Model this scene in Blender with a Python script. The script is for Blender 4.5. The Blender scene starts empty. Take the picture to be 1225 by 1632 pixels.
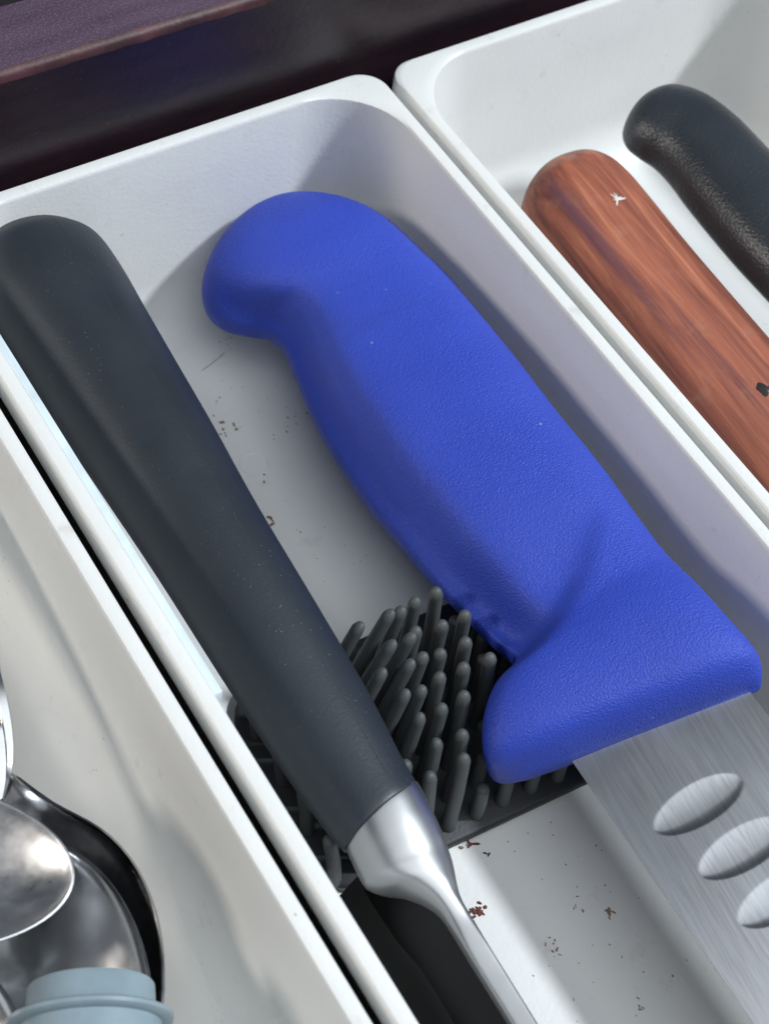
import bpy, math, random
import numpy as np

# ------------------------------------------------------------------ camera, world, lamps, exposure
MM = 0.001
F_PX, W_PX, H_PX = 2450.0, 1225.0, 1632.0      # lens in pixels of the photograph
CAM_H = 230.0                                  # camera height above the rims (mm)
R = np.array([[0.83748373, -0.38928832, 0.38350438],
              [-0.53289519, -0.73720277, 0.41539714],
              [0.12101123, -0.55225599, -0.8248452]])   # rows: world axes in camera axes (right, down, forward)
sc = bpy.context.scene
COL = sc.collection
cd = bpy.data.cameras.new("camera")
cam = bpy.data.objects.new("camera", cd)
COL.objects.link(cam)
cd.sensor_fit = 'VERTICAL'
cd.sensor_height = 24.0
cd.lens = F_PX / H_PX * 24.0
cd.clip_start = 0.01
cd.clip_end = 20.0
from mathutils import Matrix, Vector
rx, dn, fw = R[:, 0], R[:, 1], R[:, 2]
cam.matrix_world = Matrix(((rx[0], -dn[0], -fw[0], 0), (rx[1], -dn[1], -fw[1], 0),
                           (rx[2], -dn[2], -fw[2], CAM_H * MM), (0, 0, 0, 1)))
cd.dof.use_dof = True
cd.dof.focus_distance = 0.292
cd.dof.aperture_fstop = 18.0
sc.camera = cam

wd = bpy.data.worlds.new("World")
sc.world = wd
wd.use_nodes = True
bg = wd.node_tree.nodes["Background"]
bg.inputs[0].default_value = (0.62, 0.78, 1.0, 1)
bg.inputs[1].default_value = 0.08

def lamp(name, direction, dist, size, power, color, target=(0.115, 0.12, -0.02), size_y=None):
    l = bpy.data.lights.new(name, 'AREA')
    l.energy = power
    l.color = color
    l.size = size
    l.shape = 'DISK'
    if size_y:
        l.shape = 'RECTANGLE'
        l.size_y = size_y
    o = bpy.data.objects.new(name, l)
    COL.objects.link(o)
    d = Vector(direction).normalized()
    o.location = Vector(target) + d * dist
    o.rotation_euler = d.to_track_quat('Z', 'Y').to_euler()
    return o
lamp("ceiling_lamp", (0.80, -0.42, 1.0), 2.6, 0.28, 61.0, (0.86, 0.94, 1.0))
lamp("window_light", (-1.0, 0.38, 0.55), 1.3, 0.20, 5.6, (1.0, 0.93, 0.84), size_y=0.3)
lamp("bounce_fill", (0.0, -0.38, 1.0), 1.7, 1.7, 14.0, (0.90, 0.96, 1.0), size_y=1.4)  # added overhead fill for ceiling bounce, set forward for the blade's reflections

vs = sc.view_settings
vs.view_transform = 'Standard'
vs.look = 'None'
vs.exposure = 0.10
vs.gamma = 1.0
vs.use_curve_mapping = False

# ------------------------------------------------------------------ helpers
def bp(u, v, z):
    """point of the photograph (pixels) carried onto the level z (mm) of the place"""
    r = R @ np.array([u - W_PX / 2, v - H_PX / 2, F_PX])
    s = (z - CAM_H) / r[2]
    return r * s + np.array([0, 0, CAM_H])

def pj(P):
    c = (np.asarray(P, float) - np.array([0, 0, CAM_H])) @ R
    return np.array([W_PX / 2, H_PX / 2]) + F_PX * c[..., :2] / c[..., 2:3]

def tag(o, label=None, cat=None, group=None, kind=None):
    if label: o['label'] = label
    if cat: o['category'] = cat
    if group: o['group'] = group
    if kind: o['kind'] = kind
    return o

def thing(name, label, cat, loc, rotz=0.0, group=None):
    o = bpy.data.objects.new(name, None)
    COL.objects.link(o)
    o.empty_display_size = 0.01
    o.matrix_world = Matrix.Translation(Vector(loc) * MM) @ Matrix.Rotation(rotz, 4, 'Z')
    o['frame'] = [loc[0], loc[1], loc[2], rotz]
    return tag(o, label, cat, group)

FR = {}
def obj(name, verts, faces, mat, parent=None, frame=None, smooth=35.0):
    """verts in world millimetres; stored in the parent's (or the given) frame"""
    V = np.asarray(verts, float)
    if parent is not None:
        p = parent
        while p.parent is not None:
            p = p.parent
        frame = FR.get(p.name) if p.name in FR else tuple(p['frame'])
    if frame is None:
        c = (V.min(0) + V.max(0)) / 2
        frame = (c[0], c[1], V[:, 2].min(), 0.0)
    a = frame[3]
    D = V - np.array(frame[:3])
    L = np.stack([D[:, 0] * math.cos(a) + D[:, 1] * math.sin(a),
                  -D[:, 0] * math.sin(a) + D[:, 1] * math.cos(a), D[:, 2]], 1) * MM
    me = bpy.data.meshes.new(name)
    me.from_pydata(L.tolist(), [], [list(f) for f in faces])
    me.validate()
    me.update()
    if smooth:
        me.polygons.foreach_set('use_smooth', [True] * len(me.polygons))
        me.set_sharp_from_angle(angle=math.radians(smooth))
    o = bpy.data.objects.new(name, me)
    COL.objects.link(o)
    if parent is None:
        o.matrix_world = Matrix.Translation(Vector(frame[:3]) * MM) @ Matrix.Rotation(a, 4, 'Z')
        FR[o.name] = frame
    else:
        o.parent = parent
    me.materials.append(mat)
    return o

def flip_out(verts, faces):
    return verts, faces

def spline(pts, n):
    """Catmull-Rom resampling of rows of numbers (centripetal not needed: keys are even)"""
    P = np.asarray(pts, float)
    m = len(P)
    t = np.linspace(0, m - 1, n)
    out = []
    for x in t:
        i = min(int(x), m - 2)
        u = x - i
        p1, p2 = P[i], P[i + 1]
        p0 = P[i - 1] if i > 0 else 2 * p1 - p2
        p3 = P[i + 2] if i + 2 < m else 2 * p2 - p1
        out.append(0.5 * ((2 * p1) + (-p0 + p2) * u + (2 * p0 - 5 * p1 + 4 * p2 - p3) * u * u +
                          (-p0 + 3 * p1 - 3 * p2 + p3) * u ** 3))
    return np.array(out)

def rings_to_mesh(rings, cap0=True, cap1=True):
    V, Fc = [], []
    n = len(rings[0])
    for r in rings:
        V += [tuple(p) for p in r]
    for i in range(len(rings) - 1):
        for j in range(n):
            k = (j + 1) % n
            Fc.append((i * n + j, (i + 1) * n + j, (i + 1) * n + k, i * n + k))
    if cap0:
        V.append(tuple(np.mean(rings[0], 0)))
        c = len(V) - 1
        Fc += [(c, j, (j + 1) % n) for j in range(n)]
    if cap1:
        V.append(tuple(np.mean(rings[-1], 0)))
        c = len(V) - 1
        b = (len(rings) - 1) * n
        Fc += [(c, b + (j + 1) % n, b + j) for j in range(n)]
    return V, Fc

def section(pl, pr, n):
    th = np.linspace(0, 2 * math.pi, n, endpoint=False)
    c, s = np.cos(th), np.sin(th)
    p = np.where(c < 0, pl, pr)
    return (np.sign(c) * np.abs(c) ** (2 / p), np.sign(s) * np.abs(s) ** (2 / p))

def body(keys, nst=60, nsec=40, roll=0.0, low=1.0):
    """swept solid whose outline follows measured left/right points.
    key = (Lx, Ly, Rx, Ry, z, half_thickness, left exponent, right exponent, scoop of the left flank)"""
    keys = [tuple(k) + (0.0,) * (9 - len(k)) for k in keys]
    K = spline(keys, nst)
    rings = []
    for Lx, Ly, Rx, Ry, z, h, pl, pr, sp in K:
        u, v = section(max(pl, 1.4), max(pr, 1.4), nsec)
        v = np.where(v > -0.35, v - max(sp, 0) * np.exp(-((u + 0.82) / 0.20) ** 2) * np.clip((v + 0.35) / 0.5, 0, 1), v)
        v = np.where(v < 0, v * low, v)
        L0, R0 = np.array([Lx, Ly]), np.array([Rx, Ry])
        A, B = bp(Lx, Ly, z), bp(Rx, Ry, z)
        Wd = (B - A) / np.linalg.norm(B - A)
        Wv = Wd * math.cos(roll) + np.array([0, 0, math.sin(roll)])
        Uv = np.array([0, 0, math.cos(roll)]) - Wd * math.sin(roll)
        C, w = (A + B) / 2, np.linalg.norm(B - A) / 2
        nrm = (R0 - L0) / np.linalg.norm(R0 - L0)
        D = np.linalg.norm(R0 - L0)
        h_ = h
        for _ in range(6):
            P = C + w * u[:, None] * Wv + h_ * v[:, None] * Uv
            q = (pj(P) - L0) @ nrm
            lo, hi = q.min(), q.max()
            sc_ = 2 * w / max(hi - lo, 1e-3)
            k = min(max(D / max(hi - lo, 1e-3), 0.5), 1.5)
            if k < 0.75 and w < h_:
                h_ *= 0.8
            C = C + Wd * ((0 - lo) + (D - hi)) / 2 * sc_ * 0.9
            w = max(w * k, 0.3)
        rings.append(C + w * u[:, None] * Wv + h_ * v[:, None] * Uv)
    return rings

def axis_angle(a, b):
    """rotz that lays local Y along a->b"""
    return math.atan2(-(b[0] - a[0]), (b[1] - a[1]))

def box(x0, x1, y0, y1, z0, z1, bev=0.0):
    """box with small chamfers on all vertical and top edges"""
    if bev <= 0:
        V = [(x, y, z) for z in (z0, z1) for y in (y0, y1) for x in (x0, x1)]
        return V, [(0, 2, 3, 1), (4, 5, 7, 6), (0, 1, 5, 4), (2, 6, 7, 3), (0, 4, 6, 2), (1, 3, 7, 5)]
    rings = []
    for z, i in ((z0, bev), (z0 + bev, 0), (z1 - bev, 0), (z1 - bev * 0.3, bev * 0.3), (z1, bev)):
        rings.append(rrect(x0 + i, x1 - i, y0 + i, y1 - i, bev * 1.2, z, 3))
    return rings_to_mesh(rings)

def rrect(x0, x1, y0, y1, r, z, seg=8):
    pts = []
    for cx, cy, a0 in ((x1 - r, y1 - r, 0), (x0 + r, y1 - r, 90), (x0 + r, y0 + r, 180), (x1 - r, y0 + r, 270)):
        for k in range(seg + 1):
            a = math.radians(a0 + 90 * k / seg)
            pts.append((cx + r * math.cos(a), cy + r * math.sin(a), z))
    return np.array(pts)

# ------------------------------------------------------------------ materials
def new_mat(name):
    m = bpy.data.materials.new(name)
    m.use_nodes = True
    nt = m.node_tree
    return m, nt, nt.nodes["Principled BSDF"]

def nd(nt, typ, **kw):
    n = nt.nodes.new(typ)
    for k, v in kw.items():
        if k.startswith('i_'):
            key = k[2:]
            n.inputs[int(key) if key.isdigit() else key].default_value = v
        else:
            setattr(n, k, v)
    return n

def coords(nt, scale=(1, 1, 1), rot=(0, 0, 0), loc=(0, 0, 0)):
    tc = nd(nt, 'ShaderNodeTexCoord')
    mp = nd(nt, 'ShaderNodeMapping')
    mp.inputs['Scale'].default_value = scale
    mp.inputs['Rotation'].default_value = rot
    mp.inputs['Location'].default_value = loc
    nt.links.new(tc.outputs['Object'], mp.inputs['Vector'])
    return mp.outputs['Vector']

def noise(nt, vec, scale, detail=3.0, rough=0.55, dist=0.0):
    n = nd(nt, 'ShaderNodeTexNoise')
    n.inputs['Scale'].default_value = scale
    n.inputs['Detail'].default_value = detail
    n.inputs['Roughness'].default_value = rough
    n.inputs['Distortion'].default_value = dist
    nt.links.new(vec, n.inputs['Vector'])
    return n.outputs['Fac']

def ramp(nt, fac, stops):
    r = nd(nt, 'ShaderNodeValToRGB')
    el = r.color_ramp.elements
    while len(el) < len(stops):
        el.new(0.5)
    for e, (p, c) in zip(el, stops):
        e.position = p
        e.color = c if len(c) == 4 else (*c, 1)
    nt.links.new(fac, r.inputs['Fac'])
    return r.outputs['Color']

def mixc(nt, fac, a, b, mode='MIX'):
    m = nd(nt, 'ShaderNodeMix', data_type='RGBA', blend_type=mode)
    for s, v in ((0, fac), (6, a), (7, b)):
        if isinstance(v, (int, float)):
            m.inputs[s].default_value = v
        elif isinstance(v, tuple):
            m.inputs[s].default_value = v if len(v) == 4 else (*v, 1)
        else:
            nt.links.new(v, m.inputs[s])
    return m.outputs[2]

def bump(nt, bsdf, height, strength, distance, prev=None):
    b = nd(nt, 'ShaderNodeBump')
    b.inputs['Strength'].default_value = strength
    b.inputs['Distance'].default_value = distance
    nt.links.new(height, b.inputs['Height'])
    if prev is not None:
        nt.links.new(prev, b.inputs['Normal'])
    nt.links.new(b.outputs['Normal'], bsdf.inputs['Normal'])
    return b.outputs['Normal']

G0, G1 = (0, 0, 0, 1), (1, 1, 1, 1)

def m_bin():
    m, nt, b = new_mat("white_bin_plastic")
    v = coords(nt)
    big = noise(nt, v, 22.0, 4)
    base = ramp(nt, big, [(0.3, (0.74, 0.735, 0.715)), (0.7, (0.80, 0.795, 0.775))])
    # smudges and specks of dirt
    smf = ramp(nt, noise(nt, v, 120.0, 6, 0.7), [(0.60, G0), (0.80, G1)])
    base = mixc(nt, mixc(nt, 0.42, G0, smf), base, (0.42, 0.36, 0.30))
    spf = ramp(nt, noise(nt, v, 520.0, 2, 0.5), [(0.735, G0), (0.79, G1)])
    gate = ramp(nt, noise(nt, v, 48.0, 2, 0.5), [(0.50, G0), (0.66, G1)])
    spk = mixc(nt, 1.0, spf, gate, 'MULTIPLY')
    base = mixc(nt, spk, base, (0.22, 0.15, 0.10))
    scr = ramp(nt, noise(nt, coords(nt, (1, 0.05, 1), (0, 0, 0.35)), 420.0, 2, 0.5), [(0.70, G0), (0.76, G1)])
    sg = ramp(nt, noise(nt, v, 30.0, 2), [(0.50, G0), (0.62, G1)])
    base = mixc(nt, mixc(nt, 0.35, G0, mixc(nt, 1.0, scr, sg, 'MULTIPLY')), base, (0.40, 0.38, 0.36))
    nt.links.new(base, b.inputs['Base Color'])
    nt.links.new(ramp(nt, noise(nt, v, 60.0, 4), [(0.3, (0.36,) * 3), (0.75, (0.55,) * 3)]), b.inputs['Roughness'])
    n1 = bump(nt, b, noise(nt, v, 1100.0, 2), 0.22, 0.0003)
    bump(nt, b, noise(nt, v, 90.0, 2), 0.10, 0.001, n1)
    return m

def m_blue():
    m, nt, b = new_mat("blue_textured_plastic")
    v = coords(nt)
    g = noise(nt, v, 30.0, 3)
    c = ramp(nt, g, [(0.3, (0.025, 0.056, 0.42)), (0.7, (0.034, 0.072, 0.49))])
    vo = nd(nt, 'ShaderNodeTexVoronoi')
    vo.inputs['Scale'].default_value = 300.0
    nt.links.new(v, vo.inputs['Vector'])
    nick = mixc(nt, 1.0, ramp(nt, vo.outputs['Distance'], [(0.05, G1), (0.12, G0)]), ramp(nt, noise(nt, v, 130.0, 2), [(0.62, G0), (0.66, G1)]), 'MULTIPLY')
    c = mixc(nt, mixc(nt, 0.6, G0, nick), c, (0.45, 0.50, 0.62))
    grime = ramp(nt, noise(nt, v, 55.0, 5, 0.65), [(0.56, G0), (0.78, G1)])
    c = mixc(nt, mixc(nt, 0.22, G0, grime), c, (0.02, 0.03, 0.12))
    nt.links.new(c, b.inputs['Base Color'])
    nt.links.new(ramp(nt, noise(nt, v, 40.0, 4), [(0.3, (0.38,) * 3), (0.7, (0.54,) * 3)]), b.inputs['Roughness'])
    b.inputs['Specular IOR Level'].default_value = 0.4
    h = noise(nt, v, 2500.0, 2, 0.5, 0.25)
    bump(nt, b, h, 1.0, 0.00027)
    return m

def m_black(name, base, rough, dust=True, grain=0.12, gscale=1600.0):
    m, nt, b = new_mat(name)
    v = coords(nt)
    c = ramp(nt, noise(nt, v, 38.0, 4), [(0.3, base), (0.72, tuple(x * 1.35 for x in base))])
    if dust:
        vo = nd(nt, 'ShaderNodeTexVoronoi')
        vo.inputs['Scale'].default_value = 1000.0
        nt.links.new(v, vo.inputs['Vector'])
        dots = ramp(nt, vo.outputs['Distance'], [(0.06, G1), (0.15, G0)])
        sel = ramp(nt, noise(nt, v, 300.0, 2), [(0.48, G0), (0.60, G1)])
        gate = ramp(nt, noise(nt, v, 45.0, 2), [(0.42, G0), (0.62, G1)])
        d = mixc(nt, 1.0, mixc(nt, 1.0, dots, sel, 'MULTIPLY'), gate, 'MULTIPLY')
        c = mixc(nt, mixc(nt, 0.6, G0, d), c, (0.30, 0.30, 0.29))
    nt.links.new(c, b.inputs['Base Color'])
    nt.links.new(ramp(nt, noise(nt, v, 70.0, 3), [(0.3, (rough - .05,) * 3), (0.7, (rough + .06,) * 3)]), b.inputs['Roughness'])
    bump(nt, b, noise(nt, v, gscale, 2), grain, 0.0003)
    return m

def m_steel(name, base=0.62, rough=0.22, stretch=(1, 1, 1), rot=0.0, scale=600.0, streak=0.25, bumpy=0.12):
    m, nt, b = new_mat(name)
    b.inputs['Metallic'].default_value = 1.0
    v = coords(nt, stretch, (0, 0, rot))
    s = noise(nt, v, scale, 4, 0.65)
    c = ramp(nt, s, [(0.3, (base * (1 - streak), base * (1 - streak), base * (1 - streak * .95))),
                     (0.7, (base, base * 1.0, base * 1.02))])
    nt.links.new(c, b.inputs['Base Color'])
    nt.links.new(ramp(nt, s, [(0.3, (rough * .75,) * 3), (0.7, (rough * 1.3,) * 3)]), b.inputs['Roughness'])
    bump(nt, b, s, bumpy, 0.00012)
    return m

def m_redwood():
    m, nt, b = new_mat("red_brown_handle_wood")
    v = coords(nt, (1, 0.07, 1))
    g = noise(nt, v, 230.0, 6, 0.62, 0.9)
    c = ramp(nt, g, [(0.22, (0.075, 0.022, 0.020)), (0.42, (0.20, 0.058, 0.036)),
                     (0.60, (0.34, 0.108, 0.060)), (0.82, (0.54, 0.23, 0.125))])
    fine = noise(nt, coords(nt, (1, 0.03, 1)), 1500.0, 4, 0.7)
    c = mixc(nt, 0.55, c, ramp(nt, fine, [(0.3, (0.35, 0.30, 0.28)), (0.7, (1.0, 1.0, 1.0))]), 'MULTIPLY')
    c = mixc(nt, 1.0, c, (1.35, 1.35, 1.35), 'MULTIPLY')
    st = ramp(nt, noise(nt, coords(nt, (1, 0.035, 1), (0, 0, 0.05)), 90.0, 3, 0.5, 0.5), [(0.57, G0), (0.66, G1)])
    c = mixc(nt, mixc(nt, 0.75, G0, st), c, (0.085, 0.035, 0.060))
    wear = ramp(nt, noise(nt, coords(nt), 150.0, 4), [(0.60, G0), (0.74, G1)])
    c = mixc(nt, mixc(nt, 0.12, G0, wear), c, (0.55, 0.36, 0.27))
    # bare, greyed end grain at the butt
    sep = nd(nt, 'ShaderNodeSeparateXYZ')
    nt.links.new(coords(nt), sep.inputs[0])
    ad = nd(nt, 'ShaderNodeMath', operation='ADD')
    nt.links.new(sep.outputs[1], ad.inputs[0])
    mu = nd(nt, 'ShaderNodeMath', operation='MULTIPLY')
    nt.links.new(noise(nt, coords(nt), 260.0, 3), mu.inputs[0])
    mu.inputs[1].default_value = 0.008
    nt.links.new(mu.outputs[0], ad.inputs[1])
    endf = ramp(nt, ad.outputs[0], [(0.0005, G0), (0.0075, G1)])
    c = mixc(nt, mixc(nt, 0.75, G0, endf), c, (0.50, 0.37, 0.29))
    nt.links.new(c, b.inputs['Base Color'])
    b.inputs['Roughness'].default_value = 0.60
    n1 = bump(nt, b, g, 0.28, 0.0004)
    bump(nt, b, noise(nt, coords(nt), 900.0, 2), 0.12, 0.0002, n1)
    return m

def m_drawer():
    m, nt, b = new_mat("dark_varnished_wood")
    v = coords(nt, (0.12, 1, 1))
    g = noise(nt, v, 160.0, 6, 0.6, 0.4)
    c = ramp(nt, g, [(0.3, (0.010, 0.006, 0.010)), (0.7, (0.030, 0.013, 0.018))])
    dust = ramp(nt, noise(nt, coords(nt), 900.0, 2), [(0.70, G0), (0.80, G1)])
    c = mixc(nt, mixc(nt, 0.25, G0, dust), c, (0.20, 0.19, 0.20))
    nt.links.new(c, b.inputs['Base Color'])
    nt.links.new(ramp(nt, noise(nt, coords(nt), 40.0, 4), [(0.3, (0.30,) * 3), (0.7, (0.44,) * 3)]), b.inputs['Roughness'])
    bump(nt, b, noise(nt, coords(nt), 700.0, 3), 0.25, 0.0003)
    return m

def m_drawer_top():
    m, nt, b = new_mat("dusty_edge_sheen")
    v = coords(nt, (0.15, 1, 1))
    g = noise(nt, v, 200.0, 5, 0.6)
    c = ramp(nt, g, [(0.3, (0.060, 0.034, 0.058)), (0.7, (0.098, 0.062, 0.096))])  # sheen of grazing light put into the base colour; dust specks follow
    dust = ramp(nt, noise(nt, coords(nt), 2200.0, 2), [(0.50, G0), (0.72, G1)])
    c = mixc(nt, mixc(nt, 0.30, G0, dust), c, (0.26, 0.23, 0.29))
    nt.links.new(c, b.inputs['Base Color'])
    b.inputs['Roughness'].default_value = 0.5
    bump(nt, b, noise(nt, coords(nt), 1000.0, 2), 0.3, 0.0003)
    return m

def m_plain(name, col, rough, grain=0.1, gscale=900.0, var=0.12):
    m, nt, b = new_mat(name)
    v = coords(nt)
    c = ramp(nt, noise(nt, v, 120.0, 4), [(0.3, tuple(x * (1 - var) for x in col)), (0.7, tuple(min(1, x * (1 + var)) for x in col))])
    nt.links.new(c, b.inputs['Base Color'])
    b.inputs['Roughness'].default_value = rough
    bump(nt, b, noise(nt, v, gscale, 2), grain, 0.0003)
    return m

def m_metal(name, base, rough):
    m, nt, b = new_mat(name)
    b.inputs['Metallic'].default_value = 1.0
    f = noise(nt, coords(nt), 70.0, 3)
    nt.links.new(ramp(nt, f, [(0.3, (base * .93,) * 3), (0.7, (base * 1.03,) * 3)]), b.inputs['Base Color'])
    nt.links.new(ramp(nt, f, [(0.3, (rough * .9,) * 3), (0.7, (rough * 1.12,) * 3)]), b.inputs['Roughness'])
    return m

def m_blade():
    m, nt, b = new_mat("brushed_blade_steel")
    b.inputs['Metallic'].default_value = 1.0
    v = coords(nt, (1, 0.022, 1), (0, 0, math.radians(14)))
    s1 = noise(nt, v, 2100.0, 4, 0.65)
    c = ramp(nt, s1, [(0.3, (0.33, 0.33, 0.35)), (0.7, (0.46, 0.465, 0.485))])
    smear = ramp(nt, noise(nt, coords(nt, (1, 0.35, 1), (0, 0, 0.5)), 90.0, 4), [(0.45, G0), (0.75, G1)])
    c = mixc(nt, mixc(nt, 0.25, G0, smear), c, (0.52, 0.60, 0.65))
    nt.links.new(c, b.inputs['Base Color'])
    nt.links.new(ramp(nt, noise(nt, coords(nt), 60.0, 3), [(0.3, (0.27,) * 3), (0.7, (0.33,) * 3)]), b.inputs['Roughness'])
    bump(nt, b, s1, 0.015, 0.0001)
    return m

MAT = dict(
    bin=m_bin(), blue=m_blue(),
    rubber=m_black("black_soft_plastic", (0.016, 0.021, 0.028), 0.48),
    pebble=m_black("black_pebbled_plastic", (0.026, 0.031, 0.038), 0.33, False, 0.6, 1500.0),
    bristle=m_black("dark_grey_rubber", (0.062, 0.067, 0.068), 0.55, False, 0.1),
    pad=m_black("charcoal_rubber", (0.020, 0.021, 0.024), 0.5, False, 0.15),
    ferrule=m_metal("satin_steel", 0.46, 0.38),
    gap_band=m_metal("gap_shade_steel", 0.075, 0.38),  # dark metal standing for the shaded floor gap left of the blade
    blade=m_blade(),
    dark_blade=m_metal("steel_dark_reflection", 0.035, 0.20),  # dark mirror reflection put into the steel's base colour
    spoon=m_steel("worn_spoon_steel", 0.78, 0.34, (1, 1, 1), 0, 160.0, 0.15, 0.05),
    spoon2=m_steel("mirror_spoon_steel", 0.60, 0.15, (1, 1, 1), 0, 140.0, 0.2, 0.03),
    redwood=m_redwood(), drawer=m_drawer(), drawer_top=m_drawer_top(),
    worn=m_plain("worn_brown_edge", (0.062, 0.022, 0.025), 0.5, 0.4, 500.0, 0.5),
    floor=m_plain("dark_drawer_bottom", (0.012, 0.009, 0.011), 0.6),
    cap=m_plain("blue_grey_plastic", (0.24, 0.31, 0.35), 0.42),
    strip=m_plain("pale_plastic", (0.70, 0.78, 0.82), 0.4, 0.05),
    crumb=m_plain("brown_crumb", (0.32, 0.21, 0.14), 0.8, 0.3, 900.0, 0.5),
    redcrumb=m_plain("dried_red_crumb", (0.15, 0.040, 0.028), 0.8, 0.3, 900.0, 0.4),
    chip=m_plain("pale_chip", (0.75, 0.70, 0.66), 0.6),
    hole=m_plain("dark_hole", (0.01, 0.008, 0.008), 0.7),
)

# ------------------------------------------------------------------ the drawer
o = obj('cabinet_floor', *box(-700, 900, -600, 900, -70, -62), MAT['floor'], None, (100, 100, -70, 0), 0)
tag(o, kind='structure')
dr = thing('drawer', 'dark varnished wooden drawer box around the white bins', 'drawer', (115, 120, -60))
# back panel with a worn bevelled front edge
x0, x1 = -150, 420
def prism_x(prof, xa, xb, n=1):
    V = [(xa, y, z) for y, z in prof] + [(xb, y, z) for y, z in prof]
    k = len(prof)
    Fc = [tuple(range(k)), tuple(range(2 * k - 1, k - 1, -1))]
    Fc += [(i, k + i, k + (i + 1) % k, (i + 1) % k) for i in range(k)]
    return V, Fc
Z = 26.0
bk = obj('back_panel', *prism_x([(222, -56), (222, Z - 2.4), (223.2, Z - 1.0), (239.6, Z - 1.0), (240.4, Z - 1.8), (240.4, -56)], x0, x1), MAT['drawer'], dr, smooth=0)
# worn lip: uneven strip along the top front edge
N = 160
prof_n = 5
rn = random.Random(3)
rings = []
for i in range(N + 1):
    x = x0 + (x1 - x0) * i / N
    j1, j2 = rn.uniform(-.25, .25), rn.uniform(-.3, .3)
    rings.append([(x, 221.93, Z - 2.7 + j1), (x, 221.95, Z - 1.5), (x, 222.7, Z - 0.7), (x, 223.6 + j2, Z - 0.45), (x, 223.4, Z - 2.0)])
obj('worn_edge', *rings_to_mesh(rings), MAT['worn'], bk, smooth=50)
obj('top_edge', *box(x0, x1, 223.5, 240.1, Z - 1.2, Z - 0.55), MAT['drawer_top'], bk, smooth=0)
obj('bottom_panel', *box(x0, x1, -190, 221.9, -60, -56), MAT['floor'], dr, smooth=0)
obj('side_panel', *box(x0 - 18, x0 - .1, -190, 240, -60, Z - 1), MAT['drawer'], dr, smooth=0)
obj('side_panel', *box(x1 + .1, x1 + 18, -190, 240, -60, Z - 1), MAT['drawer'], dr, smooth=0)

# ------------------------------------------------------------------ the bins
FLOOR = -48.0
def make_bin(xa, xb, ya, yb, label):
    prof = [(13, -55.6, 12), (10.5, -55.4, 13), (8.5, -54, 14), (6.2, -40, 12), (2.6, -8.2, 8), (2.2, -7.6, 8), (0.25, -7.4, 6.4), (0.0, -7.0, 6.2),
            (0.0, -1.0, 6.2), (0.12, -0.45, 6.3), (0.45, -0.12, 6.8), (0.95, 0, 7.5), (2.3, 0, 15), (2.85, -0.14, 17),
            (3.15, -0.5, 18), (3.3, -1.1, 18)]
    a = 13.0
    zt = FLOOR + a
    prof += [(3.3 + 4.2 * (-1.1 - z) / (-1.1 - zt), z, 18 - 1.0 * (-1.1 - z) / (-1.1 - zt)) for z in (-12, -24, zt)]
    for k in range(1, 9):
        t = math.radians(90 * k / 8)
        prof.append((7.5 + a * (1 - math.cos(t)), zt - a * math.sin(t), 17 - 7 * k / 8))
    rings = [rrect(xa + i, xb - i, ya + i, yb - i, r, z, 12) for i, z, r in prof]
    V, Fc = rings_to_mesh(rings)
    o = obj('drawer_bin', V, Fc, MAT['bin'], None, ((xa + xb) / 2, (ya + yb) / 2, -55.6, 0), 28)
    return tag(o, label, 'bin', 'white plastic drawer bins side by side')
YF = -105
bin_l = make_bin(-53.4, 56.6, YF, 218.6, 'white plastic bin at the left holding the spoons and the grey stopper')
bin_m = make_bin(59.3, 169.3, YF, 218.7, 'white plastic bin in the middle holding the blue handled knife')
bin_r = make_bin(171.6, 288.0, YF, 217.6, 'white plastic bin at the right holding the wooden handle')
# round ejector mark moulded in the middle bin's floor
c = bp(405, 740, FLOOR)
rings = []
for r, z in ((3.4, 0.0), (3.35, .16), (3.0, .22), (2.8, .06)):
    rings.append([(c[0] + r * math.cos(t), c[1] + r * math.sin(t), FLOOR + z) for t in np.linspace(0, 2 * math.pi, 32, endpoint=False)])
obj('mould_mark', *rings_to_mesh(rings, False, True), MAT['bin'], bin_m)

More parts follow.
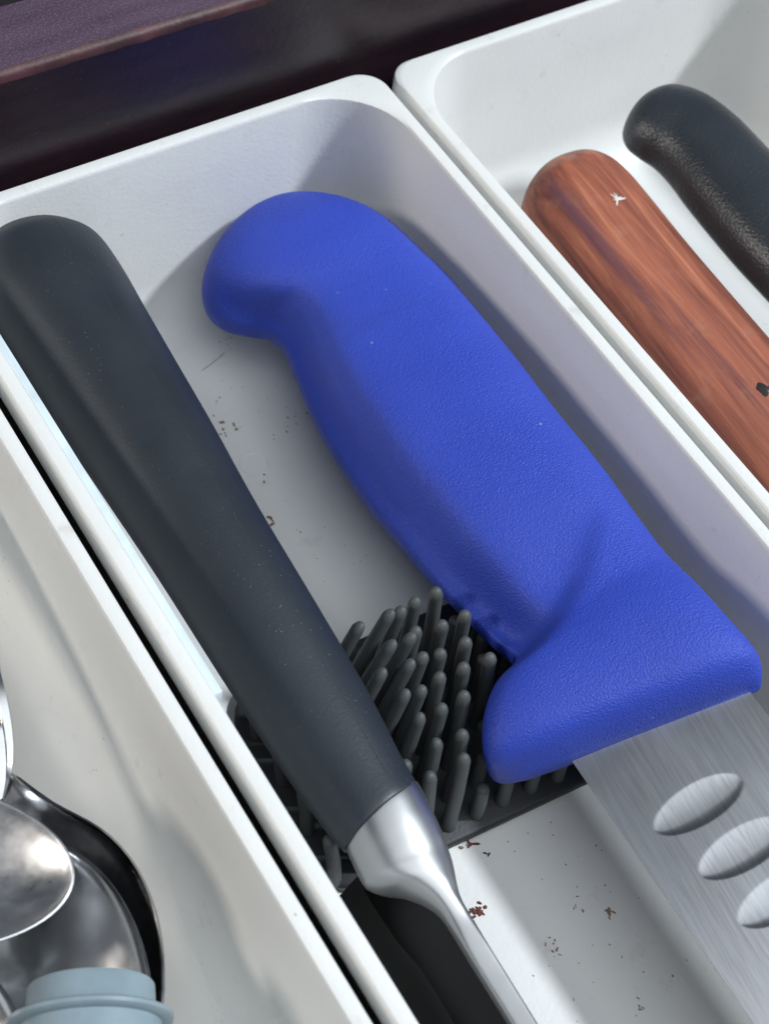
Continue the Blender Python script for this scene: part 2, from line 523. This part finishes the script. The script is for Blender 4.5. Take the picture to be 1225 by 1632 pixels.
# ------------------------------------------------------------------ blue handled knife
tip_b, front_b = bp(470, 330, -22), bp(1010, 1180, -17)
kn = thing('blue_knife', 'knife with blue textured plastic handle and dimpled steel blade in the middle bin', 'knife',
           ((tip_b[0] + front_b[0]) / 2, (tip_b[1] + front_b[1]) / 2, -30), axis_angle(front_b, tip_b))
ROLL = math.radians(16)
G = [  # Lx, Ly, Rx, Ry, z, h, pl, pr, scoop
    (416, 345, 436, 341, -25.5, 1.8, 2, 2, 0),
    (376, 360, 494, 334, -25.5, 6.8, 2.1, 2.1, 0),
    (344, 384, 548, 346, -25.5, 9.2, 2.2, 2.2, 0),
    (325, 416, 594, 367, -25.5, 10.7, 2.3, 2.3, 0),
    (318, 446, 630, 392, -25.5, 11.4, 2.3, 2.4, .02),
    (326, 473, 656, 416, -25.3, 11.8, 2.2, 2.5, .10),
    (350, 492, 677, 437, -25.2, 12.0, 2.2, 2.6, .24),
    (384, 500, 694, 455, -25.0, 12.2, 2.3, 2.7, .36),
    (418, 507, 708, 468, -24.8, 12.4, 2.5, 2.8, .43),
    (446, 530, 726, 486, -24.6, 12.5, 2.6, 2.9, .46),
    (464, 576, 752, 515, -24.2, 12.6, 2.6, 3.0, .46),
    (490, 642, 790, 558, -23.6, 12.7, 2.6, 3.1, .46),
    (526, 706, 839, 619, -23.0, 12.7, 2.6, 3.2, .46),
    (580, 786, 898, 695, -22.6, 12.6, 2.6, 3.2, .46),
    (629, 846, 945, 750, -22.2, 12.4, 2.6, 3.2, .46),
    (675, 902, 987, 802, -21.9, 12.2, 2.6, 3.2, .46),
    (728, 961, 1026, 854, -21.7, 12.1, 2.6, 3.2, .46),
    (775, 1012, 1056, 889, -21.4, 12.1, 2.6, 3.2, .42),
    (810, 1046, 1080, 916, -21.2, 12.3, 2.8, 3.4, .28),
    (803, 1070, 1102, 941, -21.0, 12.6, 3.2, 3.8, .10),
    (780, 1098, 1126, 969, -20.9, 12.8, 3.8, 4.2, 0),
    (766, 1136, 1150, 997, -20.8, 12.8, 4.2, 4.6, 0),
    (763, 1170, 1178, 1031, -20.8, 12.6, 4.4, 4.8, 0),
    (766, 1195, 1202, 1058, -20.8, 12.2, 4.4, 4.8, 0),
    (773, 1211, 1217, 1078, -20.8, 11.4, 4.2, 4.6, 0),
    (786, 1221, 1222, 1094, -20.8, 9.6, 4.0, 4.2, 0),
    (804, 1224, 1220, 1109, -20.8, 6.6, 3.6, 3.6, 0),
    (822, 1225, 1216, 1116, -20.8, 3.6, 3.2, 3.2, 0),
]
brg = body(G, 190, 112, ROLL, 0.62)
# the guard stands proud of the grip along a curved crease
crease = spline([(985, 760), (966, 810), (951, 862), (935, 912), (908, 966), (874, 1010), (838, 1044), (806, 1068)], 80)
UPV = np.array([-math.sin(ROLL), 0, math.cos(ROLL)])
for r in brg:
    q = pj(r)
    for m in range(len(r) // 2 + 1):
        dd = q[m] - crease
        k = int(np.argmin((dd ** 2).sum(1)))
        tn = crease[min(k + 1, 79)] - crease[max(k - 1, 0)]
        tn = tn / np.linalg.norm(tn)
        sd = -(tn[0] * dd[k][1] - tn[1] * dd[k][0])            # positive on the guard side
        fade = min(1.0, max(0.0, (q[m][1] - 790) / 130.0)) * min(1.0, max(0.0, 1.35 - abs(sd) / 160)) ** 1
        x_ = min(1.0, max(0.0, (sd + 34) / 46))
        dip = (x_ * x_ * (3 - 2 * x_) - 1.0) if sd < 12 else 0.0
        edge = math.sin(math.pi * m / (len(r) // 2))
        r[m] = r[m] + UPV * (2.1 * dip * fade * min(1, max(0.0, edge * 2.2 - 0.75))) * (1.0 if sd < 12 else 0.0)
hd = obj('handle', *rings_to_mesh(brg), MAT['blue'], kn, smooth=60)

# blade: lies in the handle's rolled middle plane; a grid with scooped oval hollows
TR = math.tan(ROLL)
def bplane(u, v, x0=135.0, z0=-20.6):
    z = z0
    for _ in range(12):
        p = bp(u, v, z)
        z = z0 + (p[0] - x0) * TR
    return p
eA, eB = bplane(906, 1206), bplane(1200, 1632)          # cutting edge
sA, sB = bplane(1206, 1128), bplane(1225, 1162)         # spine
dims = [bplane(1110, 1284), bplane(1182, 1354), bplane(1245, 1430)]
dims += [dims[-1] + (dims[-1] - dims[0]) / 2 * k for k in (1, 2, 3)]
eDir = (eB - eA)[:2] / np.linalg.norm((eB - eA)[:2])
NX, LEN = 110, 150.0
V, Fc = [], []
ss = list(np.arange(-6.0, 62, 0.22)) + list(np.linspace(63, LEN, 26))
for s_ in ss:
    f0 = max(0, (s_ - 70) / 80)
    pe = eA[:2] + eDir * s_ + np.array([10 * f0 ** 2, 0])
    ps = np.array([sA[0] + 0.25, sA[1]]) + eDir * s_ + np.array([-12 * f0 ** 2, 0])
    for k in range(NX + 1):
        q = pe + (ps - pe) * k / NX
        d = np.linalg.norm(q - pe)
        z = -20.6 + (q[0] - 135.0) * TR + 0.9
        if d < 12:
            z -= 0.8 * ((12 - d) / 12) ** 1.2
        for c_ in dims:
            a_x, a_y = (q[0] - c_[0]) / 8.6, (q[1] - c_[1] + 0.05 * (q[0] - c_[0])) / 3.7
            if a_x * a_x < 1:
                hy = math.sqrt(1 - a_x * a_x)
                w2 = a_y / hy                     # -1 front side ... +1 back side
                if abs(w2) < 1:
                    # ground by a wheel: shallow run-in from the back, steeper front wall
                    w0 = -0.45
                    pr_ = 1 - ((w2 - w0) / (1 - w0)) ** 2 if w2 > w0 else 1 - ((w0 - w2) / (1 + w0)) ** 2
                    z -= 0.27 * hy * pr_
        V.append((q[0], q[1], z))
w_ = NX + 1
nt_ = len(V)
for i in range(len(ss)):
    for q in (V[i * w_], V[i * w_ + NX]):
        V.append((q[0], q[1], q[2] - (0.15 if q is V[i * w_] else 1.8)))
for i in range(len(ss) - 1):
    for k in range(NX):
        Fc.append((i * w_ + k, (i + 1) * w_ + k, (i + 1) * w_ + k + 1, i * w_ + k + 1))
    a, b_ = nt_ + 2 * i, nt_ + 2 * (i + 1)
    Fc.append((a, a + 1, b_ + 1, b_))
    Fc.append((i * w_, a, b_, (i + 1) * w_))
    Fc.append((i * w_ + NX, (i + 1) * w_ + NX, b_ + 1, a + 1))
obj('blade', V, Fc, MAT['blade'], kn, smooth=18)

# ------------------------------------------------------------------ black handled knife standing on its edge
a_, b2 = bp(60, 400, -28), bp(605, 1300, -20)
bkn = thing('black_knife', 'knife with fat round black handle, satin collar and upright dark blade', 'knife',
            ((a_[0] + b2[0]) / 2, (a_[1] + b2[1]) / 2, -44), axis_angle(b2, a_))
G = [
    (24, 391, 66, 381, -15, 2.5, 2, 2),
    (-30, 411, 118, 377, -15, 8.6, 2, 2),
    (-50, 438, 150, 387, -15, 11.6, 2, 2),
    (-50, 460, 172, 402, -15, 12.8, 2, 2),
    (-26, 508, 203, 447, -15.2, 13.4, 2, 2),
    (20, 574, 236, 504, -15.5, 13.2, 2, 2),
    (80, 662, 282, 582, -16, 12.7, 2, 2),
    (160, 782, 347, 692, -16.6, 11.9, 2, 2),
    (248, 916, 415, 812, -17.4, 10.8, 2, 2),
    (353, 1082, 510, 970, -18.2, 9.6, 2, 2),
    (446, 1224, 590, 1106, -18.9, 8.6, 2, 2),
    (512, 1316, 640, 1204, -19.3, 7.9, 2, 2),
    (541, 1350, 666, 1250, -19.4, 7.5, 2, 2),
    (546, 1355, 669, 1257, -19.4, 6.8, 2, 2),
]
bh = obj('handle', *rings_to_mesh(body(G, 110, 56)), MAT['rubber'], bkn, smooth=60)
# mould seam: a fine ridge on the crest
rs = body(G, 110, 56)
crest = [r[11] for r in rs[5:96]]
rings = []
for p in crest:
    rings.append([(p[0] - .10, p[1], p[2] - .02), (p[0], p[1], p[2] + .05), (p[0] + .10, p[1], p[2] - .02), (p[0], p[1], p[2] - .1)])
obj('mould_seam', *rings_to_mesh(rings), MAT['rubber'], bh)
G = [
    (545, 1342, 668, 1250, -19.4, 7.0, 2, 2),
    (549, 1351, 676, 1264, -19.5, 7.0, 2, 2),
    (558, 1370, 693, 1300, -19.8, 6.9, 2, 2),
    (569, 1392, 708, 1335, -20.2, 6.8, 2, 2),
    (578, 1408, 716, 1358, -20.5, 6.7, 2.05, 2.05),
    (586, 1414, 721, 1374, -20.5, 6.5, 2.1, 2.1),
    (606, 1420, 725, 1392, -20.2, 5.9, 2.2, 2.2),
    (638, 1424, 728, 1410, -19.6, 4.9, 2.3, 2.3),
    (672, 1438, 733, 1430, -19.0, 3.7, 2.4, 2.4),
    (697, 1456, 741, 1446, -18.5, 2.7, 2.8, 2.8),
    (716, 1482, 756, 1470, -18.3, 2.1, 3.2, 3.2),
    (745, 1530, 785, 1518, -18.2, 1.7, 6.0, 6.0),
    (780, 1586, 820, 1574, -18.2, 1.6, 6.0, 6.0),
    (816, 1644, 856, 1632, -18.2, 1.6, 6.0, 6.0),
    (890, 1764, 930, 1752, -18.2, 1.6, 6.0, 6.0),
    (964, 1884, 1004, 1872, -18.2, 1.5, 6.0, 6.0),
]
obj('collar', *rings_to_mesh(body(G, 90, 48)), MAT['ferrule'], bkn, smooth=60)
# upright blade: matte spine on top, dark face leaning left, added dark bevel for the gap's shade
XS, ZS, XE, ZE = 84.0, -18.6, 69.5, FLOOR + 0.2
face_edge = []
for u_, v_ in ((585, 1424), (607, 1455), (637, 1499), (673, 1539), (704, 1587), (730, 1632), (790, 1725)):
    z = -35.0
    for _ in range(30):
        p = bp(u_, v_, z)
        tgt = ZS + (p[0] - (XS - 2)) / (XE - XS + 2) * (ZE - ZS)
        z += 0.35 * (tgt - z)
    face_edge.append((p[1], min(0.97, max(0.05, (z - ZS) / (ZE - ZS)))))
gy, gu = [g_[0] for g_ in face_edge][::-1], [g_[1] for g_ in face_edge][::-1]
face, gap_band, back = [], [], []
for y in np.linspace(68.0, -90, 100):
    t = 68.0 - y
    uf = float(np.interp(y, gy, gu))
    lift = 6.0 * math.exp(-t / 2.5)
    def bl(u, off):
        return (XS - 3.0 + (XE - XS + 3.0) * u + off, y, ZS + (ZE + lift - ZS) * u)
    n = 10
    face.append([bl(uf * k / n, 0.55 * math.sin(math.pi * k / n)) for k in range(n + 1)])
    gap_band.append([bl(uf + (1 - uf) * k / n, -0.25 * math.sin(math.pi * k / n)) for k in range(n + 1)])
    back.append([(XS + .1, y, ZS), bl(uf, 2.2), bl(1.0, 0.15)])
bb = obj('blade', *rings_to_mesh([f_ + b3[::-1] for f_, b3 in zip(face, [[r[0], r[1]] for r in back])]), MAT['dark_blade'], bkn, smooth=30)
obj('gap_shade_band', *rings_to_mesh([b3 + [r[2], r[1]] for b3, r in zip(gap_band, back)]), MAT['gap_band'], bb, smooth=30)

# ------------------------------------------------------------------ pale strip against the left wall of the middle bin
p0, p1 = bp(0, 552, -2.0), bp(352, 1103, -2.0)
V, Fc = box(62.4, 64.4, p1[1], 205, -5.2, -2.0, 0.25)
o = obj('plastic_strip', V, Fc, MAT['strip'], None)
tag(o, 'narrow pale plastic strip between the fat black handle and the bin rim', 'strip')

# ------------------------------------------------------------------ bristle brush
br = thing('bristle_brush', 'dark grey rubber brush with upright bristles under the two handles', 'brush', (108, 90, FLOOR), math.radians(-4.6))
e1 = np.array([math.cos(math.radians(-4.6)), math.sin(math.radians(-4.6))])
e2 = np.array([-e1[1], e1[0]])
org = np.array([71.5, 70.2])
PW, PH = 74.0, 47.0
def lw(a, b, z):
    p = org + e1 * a + e2 * b
    return (p[0], p[1], z)
rings = []
for i, z in ((0.8, FLOOR + .9), (0, FLOOR + 1.3), (0, FLOOR + 2.8), (0.3, FLOOR + 3.2), (0.9, FLOOR + 3.4)):
    rings.append([lw(x, y, z) for x, y, _ in rrect(i, PW - i, i, PH - i, 9, 0, 8)])
pad = obj('pad', *rings_to_mesh(rings), MAT['pad'], br, smooth=40)
rn = random.Random(11)
def bristle(a, b, length, la, lb, r=1.47):
    base = np.array(lw(a, b, FLOOR + 3.0))
    lean3 = np.array([e1[0] * la + e2[0] * lb, e1[1] * la + e2[1] * lb, 0])
    rings = []
    n = 10
    prof = [(0, r * 1.12), (0.06, r), (0.5, r * .96), (0.93, r * .92)]
    for k in range(1, 5):
        t = math.radians(90 * k / 4.6)
        prof.append((0.93 + 0.07 * math.sin(t), r * .92 * math.cos(t)))
    for u, rr in prof:
        c0 = base + np.array([0, 0, length * u * (1 - 0.18 * (la * la + lb * lb))]) + lean3 * length * (u ** 1.5)
        rings.append([(c0[0] + rr * math.cos(q), c0[1] + rr * math.sin(q), c0[2]) for q in np.linspace(0, 2 * math.pi, n, endpoint=False)])
    return obj('bristle', *rings_to_mesh(rings), MAT['bristle'], br, smooth=60)
from mathutils.bvhtree import BVHTree
bpy.context.view_layer.update()
press = []
for t_, names in ((kn, ('handle',)), (bkn, ('handle', 'collar', 'blade'))):
    for ch in t_.children:
        if ch.name.split('.')[0] in names:
            mw = t_.matrix_world
            press.append(BVHTree.FromPolygons([mw @ v.co for v in ch.data.vertices], [tuple(p.vertices) for p in ch.data.polygons]))
def clear_length(a, b, la, lb, L):
    base = np.array(lw(a, b, FLOOR + 3.0))
    d = Vector((e1[0] * la + e2[0] * lb, e1[1] * la + e2[1] * lb, 1.0)).normalized()
    for ox, oy in ((0, 0), (2.2, 0), (-2.2, 0), (0, 2.2), (0, -2.2)):
        o_ = Vector((base[0] + ox, base[1] + oy, base[2])) * MM
        for tr in press:
            h = tr.ray_cast(o_, d, 0.06)
            if h[0] is not None:
                L = min(L, h[3] / MM - 1.6)
    return L
row = 0
b_ = 3.6
while b_ < PH - 7:
    off = 3.2 if row % 2 == 0 else 6.3
    a0 = off
    while a0 < PW - 2:
        p = org + e1 * a0 + e2 * b_
        # bristles under a handle are pressed down, those beside the black handle lean away from it
        L = 25.5
        la = 0.0 + rn.uniform(-.025, .025)
        lb = 0.10 + rn.uniform(-.025, .025)
        xb = 85.5 + (p[1] - 70) * 0.035       # centre line of the black handle
        half = 8.5 + (p[1] - 70) * 0.055
        d = p[0] - xb
        if d > 0:
            la += 0.36 * math.exp(-max(0, d - half) / 7) * min(1.0, max(0, p[1] - 74) / 22)
        elif d < 0:
            la -= 0.10
        L = clear_length(a0, b_, la, lb, L)
        if L < 3.0:
            a0 += 6.2
            continue
        bristle(a0 + rn.uniform(-.25, .25), b_ + rn.uniform(-.25, .25), L, la, lb)
        a0 += 6.2
    b_ += 5.4
    row += 1

# ------------------------------------------------------------------ right bin: wooden handle and black curved handle
a_, b2 = bp(885, 290, -20), bp(1260, 760, -20)
wk = thing('wooden_knife', 'knife with worn red brown wooden handle in the right bin', 'knife', (a_[0], a_[1], -34), axis_angle(b2, a_))
G = [
    (868, 280, 908, 268, -19, 2.5, 2.2, 2.2),
    (844, 296, 948, 264, -19, 7.5, 2.4, 2.4),
    (829, 320, 982, 277, -19, 9.6, 2.5, 2.5),
    (827, 349, 1009, 300, -19, 10.3, 2.5, 2.5),
    (842, 388, 1043, 341, -19, 10.6, 2.5, 2.5),
    (898, 470, 1110, 423, -19, 10.6, 2.5, 2.5),
    (1005, 605, 1225, 556, -18.6, 10.6, 2.5, 2.5),
    (1150, 785, 1378, 728, -18, 10.4, 2.5, 2.5),
    (1290, 960, 1515, 890, -17.5, 10.0, 2.5, 2.5),
    (1390, 1085, 1600, 990, -17.2, 9.0, 2.6, 2.6),
    (1400, 1098, 1608, 1000, -17.2, 7.0, 2.6, 2.6),
]
wrings = body(G, 90, 56, 0.0, 0.7)
wh = obj('handle', *rings_to_mesh(wrings), MAT['redwood'], wk, smooth=60)
def tri_hit(rings, px):
    """nearest upper-surface point of a swept body to a point of the photograph"""
    P = np.concatenate([r[:len(r) // 2 + 1] for r in rings])
    q = pj(P)
    return P[np.argmin(((q - np.array(px)) ** 2).sum(1))]
q = tri_hit(wrings, (1214, 617))
rings = [[(q[0] + r * (1 + .2 * math.sin(3 * t + 1)) * math.cos(t), q[1] + 1.5 * r * (1 + .25 * math.sin(2 * t)) * math.sin(t), q[2] + z) for t in np.linspace(0, 2 * math.pi, 18, endpoint=False)] for r, z in ((1.2, -.9), (1.15, .10), (.6, .22))]
obj('rivet_hole', *rings_to_mesh(rings), MAT['hole'], wh)
q2 = q + np.array([1.5, -0.8, 0.0])
rings = [[(q2[0] + r * math.cos(t), q2[1] + r * math.sin(t), q2[2] + z) for t in np.linspace(0, 2 * math.pi, 16, endpoint=False)] for r, z in ((.95, -.5), (.95, .12), (.7, .24))]
obj('rivet', *rings_to_mesh(rings), MAT['ferrule'], wh)
q = tri_hit(wrings, (985, 316))
rn = random.Random(5)
V, Fc = [], []
for k in range(16):
    an = rn.uniform(0, 6.28)
    ln, wdt = rn.uniform(.6, 2.4), rn.uniform(.12, .30)
    ca, sa = math.cos(an), math.sin(an)
    n0 = len(V)
    zc = q[2] - 0.02
    for u, w in ((0.0, wdt), (ln, wdt * .2)):
        for s in (-1, 1):
            x, y = ca * u - sa * w * s, sa * u + ca * w * s
            V.append((q[0] + x, q[1] + y, zc + .16 - 0.06 * u))
    Fc.append((n0, n0 + 2, n0 + 3, n0 + 1))
o = obj('scuff', V, Fc, MAT['chip'], wh)
# simple blade beyond the frame
e = wrings[-1].mean(0)
rings = []
for y in np.linspace(e[1] + 1, -85, 30):
    w0 = 14 * (1 - max(0, (-40 - y) / 60) ** 2)
    rings.append([(e[0] - 14, y, -18.4), (e[0] - 13, y, -17.4), (e[0] - 14 + 2 * w0, y, -16.6), (e[0] - 14 + 2 * w0, y, -18.4)])
obj('blade', *rings_to_mesh(rings), MAT['blade'], wk, smooth=30)

a_, b2 = bp(1030, 190, -15), bp(1290, 450, -15)
ck = thing('curved_handle_knife', 'knife with glossy black pebbled curved handle beside the wooden handle', 'knife', (a_[0], a_[1], -30), axis_angle(b2, a_))
G = [
    (1006, 184, 1026, 168, -14, 2.5, 2.1, 2.1),
    (992, 198, 1054, 157, -14, 6.2, 2.2, 2.2),
    (988, 214, 1084, 151, -14, 8.2, 2.2, 2.2),
    (995, 231, 1110, 156, -14, 9.2, 2.2, 2.2),
    (1013, 246, 1134, 166, -14, 9.8, 2.2, 2.2),
    (1037, 262, 1158, 181, -14, 10.1, 2.2, 2.2),
    (1062, 288, 1190, 208, -14, 10.3, 2.2, 2.2),
    (1096, 334, 1228, 246, -14, 10.4, 2.2, 2.2),
    (1161, 413, 1295, 315, -14, 10.4, 2.2, 2.2),
    (1228, 486, 1360, 385, -14.5, 10.4, 2.2, 2.2),
    (1340, 610, 1465, 500, -15, 10.2, 2.2, 2.2),
    (1450, 740, 1570, 620, -15.5, 9.6, 2.3, 2.3),
    (1500, 800, 1618, 676, -15.5, 8.6, 2.4, 2.4),
]
crings = body(G, 90, 56, 0.0, 0.6)
obj('handle', *rings_to_mesh(crings), MAT['pebble'], ck, smooth=60)
e = crings[-1].mean(0)
rings = []
for y in np.linspace(e[1] + 1, -85, 30):
    w0 = 11 * (1 - max(0, (-40 - y) / 60) ** 2)
    rings.append([(e[0] - 11, y, -16.4), (e[0] - 10, y, -15.4), (e[0] - 11 + 2 * w0, y, -14.6), (e[0] - 11 + 2 * w0, y, -16.4)])
obj('blade', *rings_to_mesh(rings), MAT['blade'], ck, smooth=30)

# ------------------------------------------------------------------ spoons in the left bin
def spoon(label, cx, cy, z, ang, la, wb, depth, mat, hl, hw, tilt=0.0, group='steel spoons lying in the left bin', thick=0.9, neck=9.0):
    """bowl centre (cx,cy), rim level z, ang: direction from bowl towards the tip (deg), la/wb half length/width"""
    t = thing('spoon', label, 'spoon', (cx, cy, z - depth - 1), math.radians(ang - 90), group)
    d = np.array([math.cos(math.radians(ang)), math.sin(math.radians(ang))])
    n = np.array([-d[1], d[0]])
    def P(a, b, zz):
        return (cx + d[0] * a + n[0] * b, cy + d[1] * a + n[1] * b, z + zz + math.tan(math.radians(tilt)) * a)
    NA, NR = 64, 14
    def outline(th):
        c, s = math.cos(th), math.sin(th)
        egg = 1 + 0.10 * -c
        w = th - math.pi
        nk = math.exp(-((abs(w)) / 0.30) ** 2)
        return la * c - neck * nk, wb * s * egg * (1 - 0.03 * c)
    V, Fc = [], []
    loops = []
    for k in range(NR, 0, -1):          # underside inside -> rim
        pass
    def zin(r):
        return -depth * (1 - r ** 2.2)
    seq = []
    for k in range(1, NR + 1):
        r = k / NR
        seq.append((r * 0.965, zin(r * 0.965)))
    seq += [(0.985, 0.10), (1.0, 0.02), (1.006, -0.30), (0.995, -0.7)]
    for k in range(NR - 1, 0, -1):
        r = k / NR
        seq.append((r, zin(r) - thick))
    rings = []
    for r, zz in seq:
        rings.append([P(*(np.array(outline(th)) * r), zz) for th in np.linspace(0, 2 * math.pi, NA, endpoint=False)])
    bw = obj('bowl', *rings_to_mesh(rings), mat, t, smooth=50)
    # handle: neck flares from the bowl, narrows, widens again
    rings = []
    for u in np.linspace(0, 1, 40):
        a = -la - neck + 6.0 - hl * u
        wv = hw * (0.05 + 0.55 * (1 - math.exp(-u * 18)) + 0.75 * max(0, u - .35) ** 1.1)
        zz = 0.2 + 7.0 * math.sin(math.pi * min(1, u * 1.25)) * 0.8 - 1.5 * math.exp(-u * 14)
        if u > .97: wv *= 0.75
        rings.append([P(a, b, zz + q) for b, q in ((-wv, -.6), (-wv * .96, .3), (-wv * .72, .55), (-wv * .66, .28), (0, .34), (wv * .66, .28), (wv * .72, .55), (wv * .96, .3), (wv, -.6), (0, -.9))])
    obj('handle', *rings_to_mesh(rings), mat, t, smooth=40)
    return t
spoon('large dark spoon, outermost of the nested bowls beside the bin wall', 21.0, 78.5, -21, -101, 27, 19.0, 8, MAT['spoon2'], 105, 10.0)
spoon('large dark spoon nested inside another, grey stopper lying in its bowl', 17.4, 74.5, -18.0, -95, 26.5, 18.2, 8, MAT['spoon2'], 95, 6.5)
spoon('small bright spoon lying on top of the dark spoons, at the frame edge', 13.6, 95.4, -8, -37, 19.5, 13.2, 5, MAT['spoon'], 75, 5.0)
ee = bp(38, 1640, -12)
spoon('spoon at the lower left frame edge with only its bowl rim showing', ee[0] - 17.5, ee[1] + 2, -12, -80, 25, 18, 7, MAT['spoon2'], 80, 6.0)

# grey cap lying on its side
cp = thing('bottle_stopper', 'blue grey plastic stopper with a flange lying in the dark spoon', 'stopper', (22, 60, -24), math.radians(-27))
ax = np.array([0.46, 0.888, 0.0])
sd = np.array([0.888, -0.46, 0.0])
c0 = np.array([24.6, 69.0, -15.5])
def lathe(prof, n=56):
    return [[tuple(c0 + ax * s + sd * (r * math.cos(t)) + np.array([0, 0, r * math.sin(t)])) for t in np.linspace(0, 2 * math.pi, n, endpoint=False)] for s, r in prof]
obj('plug', *rings_to_mesh(lathe([(0.4, 7.0), (1.0, 9.0), (0.9, 9.6), (.5, 9.9), (-3.6, 10.1), (-4.2, 10.4)])), MAT['cap'], cp, smooth=40)
obj('flange', *rings_to_mesh(lathe([(-3.9, 10.0), (-4.0, 12.4), (-4.3, 12.8), (-4.9, 12.8), (-5.3, 12.3), (-5.4, 10.8)])), MAT['cap'], cp, smooth=40)
obj('skirt', *rings_to_mesh(lathe([(-5.2, 10.2), (-5.4, 11.0), (-6, 11.1), (-30, 10.6), (-30.5, 10.0)])), MAT['cap'], cp, smooth=40)

# ------------------------------------------------------------------ crumbs and fibres
def crumbs(name, spots, mat, label, zf=FLOOR, seed=1):
    rn = random.Random(seed)
    V, Fc = [], []
    for px, py, n, spread, size in spots:
        for _ in range(n):
            p = bp(px + rn.gauss(0, spread), py + rn.gauss(0, spread), zf + .1)
            an = rn.uniform(0, 6.28)
            l, w, h = size * rn.uniform(.35, 1.0), size * rn.uniform(.2, .5), size * rn.uniform(.15, .4)
            n0 = len(V)
            for zz, s in ((0, 1.0), (h, .6)):
                for k in range(5):
                    t = k * 1.2566 + rn.uniform(-.3, .3)
                    x, y = l * s * math.cos(t), w * s * math.sin(t)
                    V.append((p[0] + x * math.cos(an) - y * math.sin(an), p[1] + x * math.sin(an) + y * math.cos(an), zf + .05 + zz))
            Fc += [tuple(n0 + 5 + k for k in range(5))] + [(n0 + k, n0 + (k + 1) % 5, n0 + 5 + (k + 1) % 5, n0 + 5 + k) for k in range(5)]
    o = obj(name, V, Fc, mat, None, smooth=0)
    return tag(o, label, 'crumbs', kind='stuff')
crumbs('crumbs', [(350, 683, 9, 8, .7), (372, 680, 2, 3, 1.0), (345, 655, 5, 12, .4), (470, 660, 5, 18, .5), (450, 690, 5, 12, .5), (430, 830, 3, 4, .9),
                  (355, 540, 4, 10, .4), (500, 870, 4, 30, .4), (420, 760, 2, 6, .6), (970, 1455, 6, 5, .8), (880, 1505, 7, 9, .6), (905, 1460, 4, 14, .5),
                  (750, 1340, 3, 8, .8), (1000, 1390, 3, 20, .5), (1020, 1600, 5, 7, .5), (860, 1350, 8, 40, .35), (950, 1560, 10, 60, .3), (1000, 1440, 10, 60, .3),
                  (400, 620, 12, 60, .28), (560, 880, 8, 30, .28)],
       MAT['crumb'], 'small brown crumbs scattered on the middle bin floor')
crumbs('dried_flakes', [(758, 1452, 22, 8, .9), (752, 1345, 4, 4, 1.0), (775, 1362, 2, 4, .7)], MAT['redcrumb'],
       'dark red dried flakes on the middle bin floor beside the upright blade', seed=4)
def fibre(p, q, name, label, w=.06):
    """a bit of thread lying between two points of the bin's surface"""
    p, q = np.array(p), np.array(q)
    s = np.cross(q - p, [0, 0, 1.0])
    s = s / np.linalg.norm(s) * w
    rings = []
    for u in np.linspace(0, 1, 8):
        c = p + (q - p) * u + s * 2.5 * math.sin(math.pi * u)
        rings.append([c + s, c + [0, 0, w], c - s, c - [0, 0, w]])
    return tag(obj(name, *rings_to_mesh(rings), MAT['bristle']), label, 'fibre')
fibre(bp(322, 590, FLOOR + .15), bp(358, 562, FLOOR + .15), 'fibre', 'thin dark thread on the floor left of the blue handle butt')
print("objects", len(bpy.data.objects))
